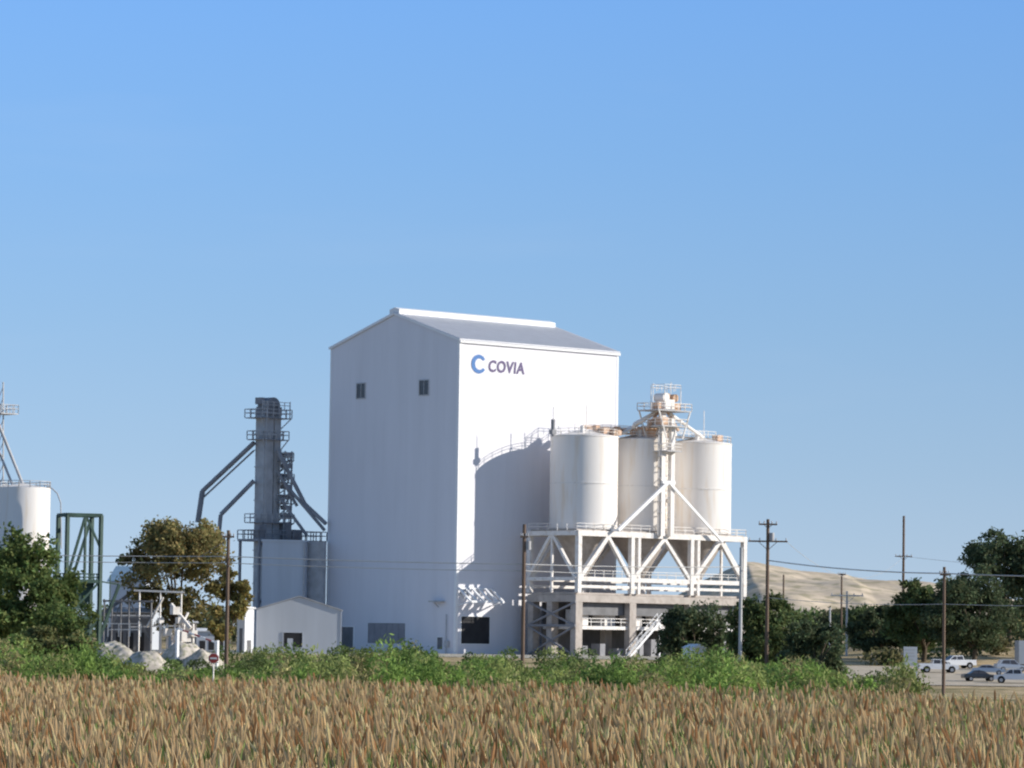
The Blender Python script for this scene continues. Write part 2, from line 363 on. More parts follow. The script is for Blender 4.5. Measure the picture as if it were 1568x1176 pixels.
for a in cols:
    for bb in (BF+.05,BB-1.35,(BF+BB)/2):
        b.box(PFm,a,a+1.6,bb,bb+1.3,GZ-.5,ZD-1.62)
b.done('concrete_frame',M['conc'],silo)
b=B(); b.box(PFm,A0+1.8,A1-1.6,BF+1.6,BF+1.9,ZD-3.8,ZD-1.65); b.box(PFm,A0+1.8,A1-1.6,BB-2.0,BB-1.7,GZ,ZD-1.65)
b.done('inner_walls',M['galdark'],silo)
b=B(); b.box(PFm,A0+1.8,A1-1.6,BF+.6,BB-2.1,7.9,8.5)
b.rail([p(A0+1.9,BF+.6,8.5),p(A1-1.6,BF+.6,8.5)],1.3,.12,2.4)
for k in range(5):
    a=A0+3.4+k*6.6; b.box(PFm,a,a+2.6,BF+3,BF+6,8.5,11.3)
b.done('mezzanine',M['steelw'],silo)
b=B(); k_=random.Random(4)
for k in range(9):
    a=A0+3+k*4.2; hh=k_.uniform(1.2,3.6); b.box(PFm,a,a+k_.uniform(1,2.6),BF+1.2,BF+3.4,GZ,GZ+hh)
b.done('ground_level_equipment',M['duct'],silo)
b=B()
sA,_=on_b(962,1000,BF-1.5); sB,_=on_b(1010,962,BF-1.5)
q0=p(sA,BF-1.5,GZ); q1=p(sB,BF-1.5,GZ+6.5)
for o in (-.55,.55): b.beam(q0+PFm.v*o,q1+PFm.v*o,.12,.4)
for i in range(20):
    c=q0.lerp(q1,i/20); b.beam(c+PFm.v*.5,c-PFm.v*.5,.3,.06)
for o in (-.55,.55):
    b.beam(q0+PFm.v*o+Vector((0,0,1.1)),q1+PFm.v*o+Vector((0,0,1.1)),.1)
    for i in range(7): c=q0.lerp(q1,i/6)+PFm.v*o; b.beam(c,c+Vector((0,0,1.1)),.08)
b.beam(q1,q1-Vector((0,0,6.5)),.25); b.done('stairs',M['trim'],silo)
b=B()
for z0_,z1_ in ((GZ,8.5),(8.5,ZD-1.6)):
    b.beam(p(A0,BF,z0_),p(A0,BB,z1_),.3); b.beam(p(A0,BB,z0_),p(A0,BF,z1_),.3)
b.beam(p(A0,BF,8.5),p(A0,BB,8.5),.4)
b.done('side_bracing',M['duct'],silo)
b=B(); FB=BF-.9
ac,_=on_b(1013,740,FB); ac2,_=on_b(1027,740,FB)
_,zt=on_b(1015,640,FB)
b.box(PFm,ac-.5,ac+.5,FB-.5,FB+.4,ZT,zt+1)
b.box(PFm,ac2-.4,ac2+.5,FB-.5,FB+.4,ZT,zt)
for z in np.arange(ZT+1.5,zt,2.6): b.beam(p(ac,FB,z),p(ac2,FB,z+2.0),.16); b.beam(p(ac,FB,z),p(ac2,FB,z),.16)
b.done('bucket_elevator_legs',M['silo'],silo)
b=B()
for z in np.arange(ZT+2,zt,1.0): b.beam(p(ac-1.1,FB-.2,z),p(ac-.6,FB-.2,z),.07)
b.beam(p(ac-1.1,FB-.2,ZT),p(ac-1.1,FB-.2,zt+1),.09); b.beam(p(ac-.6,FB-.2,ZT),p(ac-.6,FB-.2,zt+1),.09)
for z in np.arange(ZT+4,zt,2.0): b.box(PFm,ac-1.3,ac-.5,FB-.9,FB-.2,z,z+.1)
b.done('caged_ladder',M['gal'],silo)
b=B(); l0=on_b(942,812,FB); l1=on_b(1019,738,FB); l2=on_b(1102,830,FB)
b.beam(p(l0[0],FB-.7,l0[1]),p(l1[0],FB-.7,l1[1]),.5,.6); b.beam(p(l1[0],FB-.7,l1[1]),p(l2[0],FB-.7,l2[1]),.4,.45)
b.beam(p(l1[0]-1.6,FB-.7,l1[1]-.1),p(l1[0]+1.6,FB-.7,l1[1]-.1),.5)
b.beam(p(l0[0],FB-.7,l0[1]),p(l0[0],BF,l0[1]),.4); b.beam(p(l2[0],FB-.7,l2[1]),p(l2[0],BF,l2[1]-.2),.4)
b.done('a_frame_brace',M['trim'],silo)
hb=B(); hr=B(); hd=B(); hw_=B()
def hz(py): return on_b(1015,py,FB)[1]
am=(ac+ac2)/2
for z,wd in ((hz(628),4.2),(hz(652),3.2),(hz(690),1.8)):
    hb.box(PFm,am-wd,am+wd,FB-2.0,FB+3.2,z-.2,z); hr.rail([p(am-wd,FB-2.0,z),p(am+wd,FB-2.0,z),p(am+wd,FB+3.2,z),p(am-wd,FB+3.2,z)],1.2,.1,1.6,closed=True)
z=hz(628)
hw_.box(PFm,am-1.3,am+.9,FB-1,FB+1.4,z,z+1.9); hw_.cyl(p(am-1.2,FB-1,z+2.2),p(am-1.2,FB+1.4,z+2.2),.8,n=16); hd.cyl(p(am+1.4,FB-.8,z+2.2),p(am+1.4,FB+1.2,z+2.2),.7,n=16)
hd.box(PFm,am+1.5,am+2.8,FB-.5,FB+.8,z,z+1.3); hd.box(PFm,am-3.4,am-2.4,FB-1,FB+.4,z,z+1.2)
hd.cyl(p(am+.2,FB,z+1.9),p(am+.2,FB,z+3.0),.35,n=10)
hd.beam(p(am-4,FB+1,z-3.4),p(am-1,FB+1,z-.1),.4); hd.beam(p(am+4,FB+1,z-3.4),p(am+1,FB+1,z-.1),.4)
hd.box(PFm,am-2.6,am-.9,FB-1.2,FB+1,hz(652),hz(652)+1.5)
hr.rail([p(am-2,FB-1.4,z+3.4),p(am+2,FB-1.4,z+3.4),p(am+2,FB+2,z+3.4),p(am-2,FB+2,z+3.4)],1.1,.08,1.6,closed=True)
for q in ((-2,-1.4),(2,-1.4),(2,2),(-2,2)): hr.beam(p(am+q[0],FB+q[1],z),p(am+q[0],FB+q[1],z+3.4),.12)
hr.beam(p(am-3.5,FB,z),p(am-3.5,FB,z+4.6),.1); hr.beam(p(am+3,FB+2,z),p(am+3,FB+2,z+5.2),.09)
for q in ((-4,-1.9),(4,-1.9),(4,3),(-4,3)): hr.beam(p(am+q[0]*.5,FB+q[1],z-5),p(am+q[0],FB+q[1],z),.2)
hb.done('head_platforms',M['gal'],silo); hr.done('head_railings',M['steelw'],silo); hd.done('elevator_head_motor',M['rust'],silo); hw_.done('elevator_head_hood',M['silo'],silo)
b=B(); b2=B()
for i,a in enumerate(sa):
    b.box(PFm,a+1.2,a+2.6,GC-3.6,GC-2.2,ST+.4,ST+1.5); b2.cyl(p(a-2.5,GC-2,ST+.4),p(a-2.5,GC-2,ST+1.7),.4,n=10)
b.box(PFm,sa[0]-.5,sa[1]+2,GC-.4,GC+.4,ST+1.3,ST+1.9)
b.box(PFm,sa[0]+2.8,sa[0]+4.6,GC-4.6,GC-3.2,ST+.2,ST+1.1)
for a in (sa[0]+.5,sa[0]+5.6,sa[1]-4.6): b.box(PFm,a,a+.9,GC-2.4,GC-1.6,ST+.6,ST+1.9)
b.box(PFm,sa[1]-2.2,sa[1]+1.5,GC-3,GC-1,ST+.5,ST+2.2); b.cyl(p(sa[1]-1,GC-3,ST+2.8),p(sa[1]+1.2,GC-3,ST+2.8),.75,n=14)
b.box(PFm,sa[1]+3.5,sa[1]+5.2,GC-2.6,GC-1,ST+.5,ST+2.0)
b.done('roof_machinery',M['rust'],silo)
for (x0,x1,h) in ((2.4,6.2,2.8),(1.4,4.8,2.0)):
    pts=[p(am+x0+(x1-x0)*t,GC-3,ST+.8+h*math.sin(math.pi*t)) for t in np.linspace(0,1,9)]; b2.tube(pts,.35)
pts=[p(am-x,GC-2,ST+.8+(6-x)*.5) for x in np.linspace(.5,6,6)]; b2.tube(pts,.35)
b2.tube([p(am-1,FB+1,z-.1),p(am-4,GC-3,ST+2.5),p(sa[1]-3.5,GC-1,ST+1)],.38); b2.tube([p(am+1,FB+1,z-.1),p(sa[2]-1,GC-2,ST+1)],.3)
b2.done('distribution_pipes',M['silo'],silo)
b=B(); b.rail([p(sa[0]-1,GC-1.4,ST+1),p(sa[2]+3,GC-1.4,ST+1)],1.2,.09,2); b.rail([p(sa[0]-1,GC+1.4,ST+1),p(sa[2]+3,GC+1.4,ST+1)],1.2,.09,2)
b.beam(p(sa[0]-1,GC,ST+.95),p(sa[2]+3,GC,ST+.95),2.7,.12)
ax=on_b(1078,650,GC)[0]; b.beam(p(ax,GC,ST+1),p(ax,GC,ST+6.0),.1)
ax=on_b(898,650,GC)[0]; b.beam(p(ax,GC,ST+1),p(ax,GC,ST+5.6),.1)
b.done('roof_walkway',M['steelw'],silo)
b=B(); ax,zz=on_b(847,640,GC); b.cyl(p(ax,GC,ST-.3),p(ax,GC,ST+2.6),.36,n=12); b.box(PFm,ax-.5,ax+.5,GC-.4,GC+.4,ST,ST+.8); b.beam(p(ax,GC,ST+2.6),p(ax,GC,ST+4.8),.07); b.done('vent_stack',M['duct'],silo)
# ------------------------------------------------------------------ bucket elevator tower (west)
T=Frame(W(405,900,728).x,728,43.3)
tw=empty('bucket_elevator_tower',T.p(0,0,GZ))
def tz(py,px=405,D=728): return W(px,py,D).z
cas=B(); zc=tz(640)
cas.box(T,-1.7,.5,-1.2,1.2,GZ,zc+.5); cas.box(T,.8,2.3,-1.1,1.1,GZ,zc+.5)
for z in np.arange(GZ+3,zc,3.0): cas.box(T,-1.85,2.45,-1.3,1.3,z,z+.18)
cas.done('casing',M['gal'],tw)
b=B(); b.box(T,-1.6,2.1,-1.5,1.3,zc+.5,zc+2.0); b.cyl(T.p(.2,-1.5,zc+2.2),T.p(.2,1.3,zc+2.2),1.5,n=20); b.box(T,-2.3,-1.4,-.8,.8,zc+2.4,zc+3.6); b.done('head_drum',M['duct'],tw)
b=B(); fl=B()
for py,x0,x1 in ((640,-3.4,3.8),(673,-2.8,3.2),(705,1.5,4.4),(738,1.5,4.6),(770,1.5,4.6),(800,-3,4.8)):
    zz=tz(py); fl.box(T,x0,x1,-2.3,2.3,zz-.15,zz); b.rail([T.p(x0,-2.3,zz),T.p(x1,-2.3,zz),T.p(x1,2.3,zz),T.p(x0,2.3,zz)],1.5,.13,1.4,closed=True)
    b.beam(T.p(x0,-2.2,zz),T.p(-1.2 if x0<0 else 2,-1,zz-2.2),.2); b.beam(T.p(x1,-2.2,zz),T.p(2,-1,zz-2.2),.2)
for x in (-3,3.4): b.beam(T.p(x,-2.2,zc),T.p(x,-2.2,zc+3),.15)
b.rail([T.p(-3,-2.2,zc+1.6),T.p(3.4,-2.2,zc+1.6)],1.2,.11,1.4)
for q in ((2.6,-2),(4.2,-2),(2.6,2),(4.2,2)): b.beam(T.p(q[0],q[1],GZ),T.p(q[0],q[1],tz(690)),.25)
zz=GZ+20
while zz<tz(700):
    b.beam(T.p(2.6,-2,zz),T.p(4.2,-2,zz+3),.16); b.beam(T.p(4.2,2,zz),T.p(4.2,-2,zz+3),.16); zz+=3
for zz in np.arange(GZ+16,zc+3,1.0): b.beam(T.p(-2.1,-1.7,zz),T.p(-2.1,-2.3,zz),.08)
b.beam(T.p(-2.1,-1.7,GZ),T.p(-2.1,-1.7,zc+3),.1); b.beam(T.p(-2.1,-2.3,GZ),T.p(-2.1,-2.3,zc+3),.1)
for py in (700,716,732,748,764,780,792):
    zz=tz(py); fl.box(T,2.4+.2*math.sin(py),4.3,-2.2,-1.0,zz,zz+.8)
b.done('ladders_and_rails',M['gal'],tw); fl.done('platforms',M['duct'],tw)
b=B()
b.cyl(W(389,678,727),W(310,752,735),.42,n=12); b.beam(W(389,683,727)+Vector((0,0,-.8)),W(312,757,735)+Vector((0,0,-.5)),.25)
b.cyl(W(310,752,735),W(303,800,735),.5,n=12)
b.cyl(W(389,736,727),W(338,788,727),.4,n=12); b.cyl(W(338,788,727),W(334,830,727),.38,n=12)
b.cyl(W(425,690,727),W(467,772,726),.38,n=12); b.cyl(W(467,772,726),W(499,802,724),.38,n=12)
b.cyl(W(425,722,727),W(455,775,727),.3,n=10); b.cyl(W(440,745,727),W(497,812,724),.3,n=10); b.cyl(W(430,765,727),W(470,820,727),.3,n=10)
b.done('spouts',M['duct'],tw)
b=B(); zb=tz(826); b.box(T,-4,12,-3,3,zb-.4,zb); b.rail([T.p(-4,-3,zb),T.p(12,-3,zb),T.p(12,3,zb),T.p(-4,3,zb)],1.6,.14,1.6,closed=True)
for a in (-3.6,3.5,11.5):
    for q in (-2.7,2.7): b.beam(T.p(a,q,GZ),T.p(a,q,zb),.4)
b.beam(T.p(-3.6,-2.7,GZ+8),T.p(3.5,-2.7,zb),.25); b.beam(T.p(-3.6,-2.7,zb),T.p(3.5,-2.7,GZ+8),.25)
b.box(T,-3.5,-2,-2.6,-1,zb,zb+2.6); b.box(T,5,7,-2,0,zb,zb+1.9); b.box(T,2.6,4,-2.4,-.4,zb,zb+3.2)
b.done('base_structure',M['duct'],tw)
an=empty('storage_bin',p(-4,LB+4,GZ))
FA=Frame(W(437,900,722).x,722,-8)
b=B(); h=W(437,830,722).z; b.box(FA,-3.8,3.7,-2.5,4,GZ,h)
b.prism([FA.p(-4,-2.7,h),FA.p(3.9,-2.7,h),FA.p(3.9,-2.7,h+.3),FA.p(-4,-2.7,h+.4)],FA.v*7); b.done('bin_walls',M['bluebin'],an)
b=B(); c=W(483,900,724); b.cyl((c.x,724,GZ),(c.x,724,h+.2),1.85,n=32)
for z_ in np.arange(6,h,2.4): b.cyl((c.x,724,z_),(c.x,724,z_+.15),1.9,n=32)
b.beam(FA.p(3.85,-2.9,GZ),FA.p(3.85,-2.9,h),.25); b.done('round_tank',M['gal'],an)
# ------------------------------------------------------------------ gable shed
SD=655
Fs=Frame(W(457,1000,SD).x,SD,3); gs=G(Fs.o.x,SD)
shed=empty('metal_shed',(Fs.o.x,SD,gs))
hw=(520-390)/FP*SD/2; ev=W(457,934,SD).z; rg=W(457,914,SD).z; DP=16
b=B(); q=Fs.p; b.prism([q(-hw,0,gs-.5),q(hw,0,gs-.5),q(hw,0,ev),q(0,0,rg),q(-hw,0,ev)],Fs.v*DP); b.done('walls',M['bluebin'],shed)
b=B()
for s in (-1,1): b.prism([q(s*(hw+.2),-.2,ev-.05),q(0,-.2,rg+.05),q(0,-.2,rg+.2),q(s*(hw+.2),-.2,ev+.1)],Fs.v*(DP+.4))
b.done('roof',M['gal'],shed)
b=B(); wl=-hw+(433-391)/FP*SD; b.box(Fs,wl,wl+3.0,-.04,.1,W(457,991,SD).z,W(457,969,SD).z); b.done('window_panel',M['dark'],shed)
b=B(); z0_,z1_=W(457,991,SD).z,W(457,969,SD).z
b.box(Fs,wl-.15,wl,-.1,.1,z0_-.15,z1_+.15); b.box(Fs,wl+3,wl+3.15,-.1,.1,z0_-.15,z1_+.15); b.box(Fs,wl,wl+3,-.1,.1,z1_,z1_+.15); b.box(Fs,wl,wl+3,-.1,.1,z0_-.15,z0_)
for s in (-hw-.04,hw-.16): b.box(Fs,s,s+.2,-.08,.1,gs,ev-.1)
b.box(Fs,wl+.6,wl+1.5,-.09,.05,z0_,z0_+1.4)
b.done('window_frame',M['bluebin'],shed)
cb=empty('white_cabin',W(378,1002,650)); g0=G(W(378,1000,650).x,650); cz=W(378,932,650).z
Fc=Frame(W(376,1000,650).x,650,40)
b=B(); b.box(Fc,-.9,.9,-.9,1.2,g0,cz); b.prism([Fc.p(-1.1,-1.1,cz),Fc.p(1.1,-1.1,cz),Fc.p(1.1,-1.1,cz+.2),Fc.p(-1.1,-1.1,cz+.5)],Fc.v*2.6); b.done('walls',M['trim'],cb)
b=B(); b.box(Fc,-.4,.4,-.93,-.7,g0,g0+2.1); b.box(Fc,-.93,-.8,-.3,.5,g0,g0+4); b.done('door',M['galdark'],cb)
# ------------------------------------------------------------------ far-left silos
fs=empty('white_silo',W(20,900,770)); fz=W(20,748,770).z
b=B()
for px0,px1,dd in ((-10,76,766),(-110,10,778)):
    c=W((px0+px1)/2,800,dd); r_=(px1-px0)/FP*dd/2
    b.cyl((c.x,dd,GZ),(c.x,dd,fz),r_,n=64); b.cyl((c.x,dd,fz),(c.x,dd,fz+.8),r_,.5,n=40)
b.done('shells',M['silo'],fs)
b=B()
for px0,px1,dd in ((-10,76,766),(-110,10,778)):
    c=W((px0+px1)/2,800,dd); r_=(px1-px0)/FP*dd/2
    b.rail([(c.x+r_*math.cos(a),dd+r_*math.sin(a),fz) for a in np.linspace(0,2*math.pi,17)[:-1]],1.2,.12,2,closed=True)
b.tube([W(72,745,760),W(80,748,760),W(88,756,760),W(93,770,760),W(94,840,760)],.12)
for x in (-2,5): b.beam(W(x,745,770),W(x,585,770),.2)
for k in range(9): b.beam(W(-2,745-17*k,770),W(5,728-17*k,770),.12)
Ft=Frame(W(4,700,770).x,770,43.3); zz=W(4,633,770).z; b.box(Ft,-2,2,-2,2,zz-.2,zz); b.rail([Ft.p(-2,-2,zz),Ft.p(2,-2,zz),Ft.p(2,2,zz),Ft.p(-2,2,zz)],1.6,.12,1.3,closed=True)
b.cyl(W(-2,650,770),W(35,742,768),.3,n=10); b.cyl(W(-2,690,770),W(20,745,768),.25,n=10)
b.done('railings_and_elevator',M['gal'],fs)
# ------------------------------------------------------------------ green frame tower
Dg=600; Fg=Frame(W(120,900,Dg).x,Dg,24); gg=G(Fg.o.x,Dg); gt=W(120,789,Dg).z; gf=empty('green_steel_frame',(Fg.o.x,Dg,gg))
b=B(); L=2.6; D2=2.2; zm=W(120,890,Dg).z
lv=[gg,gg+6,zm,(zm+gt)/2,gt]
for x in (-L,L):
    for y in (-D2,D2): b.beam(Fg.p(x,y,gg),Fg.p(x,y,gt),.5)
for z_ in (lv[1],lv[2],lv[4]):
    for y in (-D2,D2): b.beam(Fg.p(-L,y,z_),Fg.p(L,y,z_),.5)
    for x in (-L,L): b.beam(Fg.p(x,-D2,z_),Fg.p(x,D2,z_),.5)
for i in (0,1):
    b.beam(Fg.p(-L,-D2,lv[i]),Fg.p(L,-D2,lv[i+1]),.3); b.beam(Fg.p(L,D2,lv[i]),Fg.p(-L,D2,lv[i+1]),.3)
b.beam(Fg.p(-L,-D2,lv[2]),Fg.p(.2,-D2,gt),.36); b.beam(Fg.p(L,D2,gt),Fg.p(-.4,D2,lv[2]),.36); b.beam(Fg.p(L,-D2,lv[3]),Fg.p(.2,-D2,gt),.3)
b.beam(Fg.p(.2,-D2,lv[2]),Fg.p(.2,-D2,gt),.3)
b.rail([Fg.p(-L,-D2,zm),Fg.p(L,-D2,zm),Fg.p(L,D2,zm),Fg.p(-L,D2,zm)],1.1,.12,1.5,closed=True)
b.beam(Fg.p(L+1.6,-D2,gg+6.5),Fg.p(L+1.6,-D2,zm+1),.12); b.beam(Fg.p(L,-D2,zm),Fg.p(L+3,-D2,zm-.4),.2); b.beam(Fg.p(L+.1,-D2,gg+3),Fg.p(L+3,-D2,zm-.4),.4)
b.prism([Fg.p(-L+.4,-1.2,zm),Fg.p(L-.4,-1.2,zm),Fg.p(.8,-1.2,zm-4),Fg.p(-.8,-1.2,zm-4)],Fg.v*2.4)
b.box(Fg,-1.4,1.2,-1.2,1.4,gg,gg+5)
b.done('frame',M['green'],gf)
# ------------------------------------------------------------------ left yard
def shed2(name,px0,px1,ytop,ybase,D,ang,wallm,roofm,dep=8,mono=.6):
    F=Frame(W((px0+px1)/2,ybase,D).x,D,ang); g=G(F.o.x,D); hw=(px1-px0)/FP*D/2/math.cos(math.radians(ang)); zt=W((px0+px1)/2,ytop,D).z
    e=empty(name,(F.o.x,D,g)); b=B(); b.box(F,-hw,hw,0,dep,g,zt-mono); b.done('walls',wallm,e)
    b=B(); b.prism([F.p(-hw-.3,-.4,zt-mono),F.p(-hw-.3,dep/2,zt),F.p(-hw-.3,dep+.4,zt-mono),F.p(-hw-.3,dep+.4,zt-mono-.15),F.p(-hw-.3,-.4,zt-mono-.15)],F.u*(2*hw+.6)); b.done('roof',roofm,e)
    b=B()
    for k in range(3): x=-hw+.6+k*(2*hw-1.2)/3; b.box(F,x,x+(2*hw)/6,-.04,.1,g+.2,g+(zt-g)*.45)
    b.done('openings',M['dark'],e)
shed2('blue_roof_shed',165,222,866,990,690,-12,M['bluebin'],M['blueroof'],9,2.6)
shed2('open_storage_shed',172,232,930,992,640,8,M['galdark'],M['gal'],6,.7)
shed2('control_shed',262,300,948,995,660,10,M['conc'],M['trim'],5,.5)
shed2('plant_office',300,352,962,1000,680,6,M['bluebin'],M['trim'],5,.4)
pr=empty('pipe_rack',W(240,1000,640)); gq=G(W(240,1000,640).x,640); b=B()
b.beam(W(205,904,634),W(282,907,634),.28)
for x in (214,246,278): b.beam(Vector((W(x,905,634).x,634,gq)),W(x,905,634),.2)
b.beam(W(165,942,634),W(235,943,634),.2); b.beam(W(200,960,634),W(285,958,634),.2)
b.beam(W(262,925,632),W(292,962,630),.45); b.beam(W(225,960,632),W(250,915,630),.25); b.beam(W(288,938,632),W(262,990,630),.3)
b.rail([W(165,975,622),W(215,975,622)],2,.15,1.5)
for x,y,s_ in ((268,935,.6),(275,950,.5),(282,975,.8),(256,968,.6),(296,970,.5),(246,950,.4)):
    c=W(x,y,631); b.box(Frame(c.x,631,30),-s_,s_,-s_,s_,c.z-s_,c.z+s_)
for x in (268,275,282,256,296,246): c=W(x,990,631); b.beam(Vector((c.x,631,gq)),W(x,955,631),.25)
b.done('frame',M['steelw'],pr)
b=B(); b.beam(W(150,945,642),W(205,905,642),.9,.5); b.beam(W(190,880,642),W(215,925,642),.4); b.box(Frame(W(180,960,645).x,645,30),-2.5,2.5,-1,1,gq,gq+4); b.box(Frame(W(208,960,648).x,648,10),-1,1.4,-1,1,gq,gq+6.5)
for x in (160,172,186,198,232): b.beam(Vector((W(x,905,628).x,628,gq)),W(x,918,628),.22)
b.beam(W(158,920,628),W(235,921,628),.3); b.beam(W(158,945,628),W(235,946,628),.22); b.beam(W(160,990,628),W(186,920,628),.2); b.beam(W(198,920,628),W(232,985,628),.2)
b.done('conveyor',M['galdark'],pr)
bg_=empty('barrier_gate',W(300,990,610)); b=B(); b2=B()
P0=W(272,962,560); P1=W(333,985,552)
for i in range(7): (b if i%2 else b2).beam(P0.lerp(P1,i/7),P0.lerp(P1,(i+1)/7),.16,.2)
b2.beam(Vector((P0.x,P0.y,G(P0.x,P0.y))),P0,.4); b2.beam(Vector((P1.x,P1.y,G(P1.x,P1.y))),P1+Vector((0,0,.4)),.35)
b.done('red_stripes',M['red'],bg_); b2.done('white_stripes',M['trim'],bg_)
st=empty('stop_sign',W(326,1025,310)); b=B(); c=W(327,1008,310)
b.prism([c+Vector((.38*math.cos(math.pi/8+k*math.pi/4),0,.38*math.sin(math.pi/8+k*math.pi/4))) for k in range(8)],(0,.05,0)); b.done('plate',M['red'],st)
b=B(); b.prism([c+Vector((.43*math.cos(math.pi/8+k*math.pi/4),.06,.43*math.sin(math.pi/8+k*math.pi/4))) for k in range(8)],(0,.03,0)); b.beam(Vector((c.x,c.y+.13,G(c.x,c.y))),c+Vector((0,.13,.35)),.08)
b.box(Frame(c.x,c.y,0,c.z),-.26,.26,-.02,-.005,-.07,.07); b.done('border_and_post',M['steelw'],st)
def mound(name,px,ytop,D,rx,ry,mt,seed=0,n=60):
    c=W(px,900,D); h=W(px,ytop,D).z-G(c.x,D); ph=np.random.default_rng(seed).uniform(0,6,8); b=B(); vs=[]
    for j in range(n+1):
        for i in range(n+1):
            u=i/n*2-1; v=j/n*2-1; d=math.sqrt(u*u+v*v)
            k=1+.2*math.sin(4*u+ph[0])*math.cos(3*v+ph[1])+.06*math.sin(11*u+ph[2]+5*v)+.03*math.sin(29*u+ph[3])*math.sin(23*v+ph[4])
            z=(max(0,1-d*d)**1.3)*k; x=c.x+u*rx; y=D+v*ry; vs.append((x,y,G(x,y)-.1+h*z))
    b.add(vs,[(j*(n+1)+i,j*(n+1)+i+1,(j+1)*(n+1)+i+1,(j+1)*(n+1)+i) for j in range(n) for i in range(n)],True); return b.done(name,mt)
mound('sand_pile',180,984,560,6.5,5,M['sand'],1); mound('sand_pile',284,982,565,5.0,5,M['sand'],2); mound('sand_pile',225,996,550,4.5,4,M['sand'],3); mound('sand_pile',312,995,560,4,4,M['sand'],5)
# ------------------------------------------------------------------ spoil heap to the east
prof=[(900,960),(1000,925),(1080,885),(1140,860),(1200,863),(1245,867),(1290,872),(1305,878),(1370,883),(1430,892),(1500,905),(1600,935),(1750,960)]
hx=[W(x,900,1200).x for x,_ in prof]; hzz=[W(x,y,1200).z for x,y in prof]
nxh,nyh=420,150; xx=np.linspace(hx[0],hx[-1],nxh); yy=np.linspace(1080,1420,nyh)
XX,YY=np.meshgrid(xx,yy); top=np.interp(XX,hx,hzz); base=gz(XX,YY)
bell=np.clip(1-np.abs(YY-1200)/120*(YY<1200)-np.abs(YY-1200)/220*(YY>=1200),0,1)**.75
nz=np.zeros_like(XX)
for k in range(60):
    f=math.exp(rng.uniform(math.log(.04),math.log(1.2))); a=rng.uniform(0,6.28); nz+=(.09/(f+.12))*np.sin(f*(XX*math.cos(a)+YY*math.sin(a))+rng.uniform(0,6))*.55
gul=np.abs(np.sin(XX*.16+1.5*np.sin(YY*.04)+.7*np.sin(XX*.05)))
zz_=base-.3+(top-base)*bell+(nz*.8-1.2*gul*(1-bell))*np.minimum(1,bell*3)
me=bpy.data.meshes.new('sand_hill'); VV=np.stack([XX.ravel(),YY.ravel(),zz_.ravel()],1)
FF=[(j*nxh+i,j*nxh+i+1,(j+1)*nxh+i+1,(j+1)*nxh+i) for j in range(nyh-1) for i in range(nxh-1)]
me.from_pydata(VV.tolist(),[],FF); me.polygons.foreach_set('use_smooth',[True]*len(FF))
me.materials.append(mat('tailings_sand',(.68,.56,.42),1,var=.2,scale=.1,spec=.05,dirt=(.36,.32,.20),dirt_amt=.75,bump=.8,lo=.48,hi=.64)); o=bpy.data.objects.new('sand_hill',me); scene.collection.objects.link(o)
# ------------------------------------------------------------------ trees
def tree(name,px,ytop,D,wpx,seed,col,n=9000,crown_base=.22,leaf=.33,trunk=.35,K=22):
    r_=np.random.default_rng(seed); c=W(px,900,D); g=G(c.x,D); top=W(px,ytop,D).z; H=top-g; Rw=wpx/FP*D/2
    e=empty(name,(c.x,D,g))
    zc=g+H*(crown_base+1)/2; Rz=H*(1-crown_base)/2
    lob=[]
    while len(lob)<K:
        v=r_.uniform(-1,1,3)
        if np.linalg.norm(v)<1 and np.linalg.norm(v)>.25:
            rr=r_.uniform(.2,.38); s=.98-rr*.75
            v=v/np.linalg.norm(v)*min(np.linalg.norm(v),1)**.5
            lob.append((c.x+v[0]*Rw*s,D+v[1]*Rw*s,zc+v[2]*Rz*s,rr))
    P=[];S=[];Cc=[]; per=n//K
    for (x,y,z,rr) in lob:
        shade=r_.uniform(.7,1.25); ns=14
        sub=r_.normal(size=(ns,3)); sub/=np.linalg.norm(sub,axis=1,keepdims=True); sub*=r_.uniform(.55,1.0,(ns,1))
        sc=np.array([Rw*rr,Rw*rr,min(Rz,Rw)*rr*.85]); sh2=r_.uniform(.75,1.25,ns)
        k=r_.integers(0,ns,per); off=sub[k]+r_.normal(size=(per,3))*.2
        P.append(np.array([x,y,z])+off*sc); S.append(r_.uniform(.6,1.3,per)*leaf)
        cc=np.array(col)[None,:]*(shade*sh2[k]*r_.uniform(.75,1.25,per))[:,None]
        cc[:,0]*=r_.uniform(.85,1.25,per); Cc.append(cc)
    P=np.concatenate(P);S=np.concatenate(S);Cc=np.clip(np.concatenate(Cc),0,1)
    P[:,2]=np.maximum(P[:,2],g+.2)
    np_mesh('foliage',leaf_verts(P,S,1.0),4,M['leaf'],np.repeat(Cc,4,axis=0),e)
    b=B(); base=Vector((c.x,D,g-.3)); fork=Vector((c.x+.2,D,g+H*max(.16,crown_base*.9))); b.cyl(base,fork,trunk*1.25,trunk,n=10)
    for (x,y,z,rr) in lob[:9]:
        m=fork.lerp(Vector((x,y,z)),.5)+Vector((0,0,.3)); b.cyl(fork,m,trunk*.6,trunk*.35,n=6,cap=False); b.cyl(m,(x,y,z),trunk*.35,.05,n=6,cap=False)
    b.done('trunk_and_limbs',M['bark'],e)
DG=(.12,.165,.065); OK=(.26,.235,.10); MG=(.15,.21,.07); DK=(.10,.135,.07)
tree('oak_tree',272,778,640,180,11,OK,20000,.12,.34,.45,K=34)
tree('shrub_oak_tree',350,860,620,76,12,(.25,.22,.08),8000,.05,.3,.2,K=16)
tree('live_oak_tree',28,798,470,200,13,MG,22000,.02,.30,.4,K=36)
tree('live_oak_tree',-60,805,480,190,14,DG,9000,.1,.32,.4)
tree('mesquite_tree',95,898,455,120,15,MG,12000,.0,.22,.15,K=22)
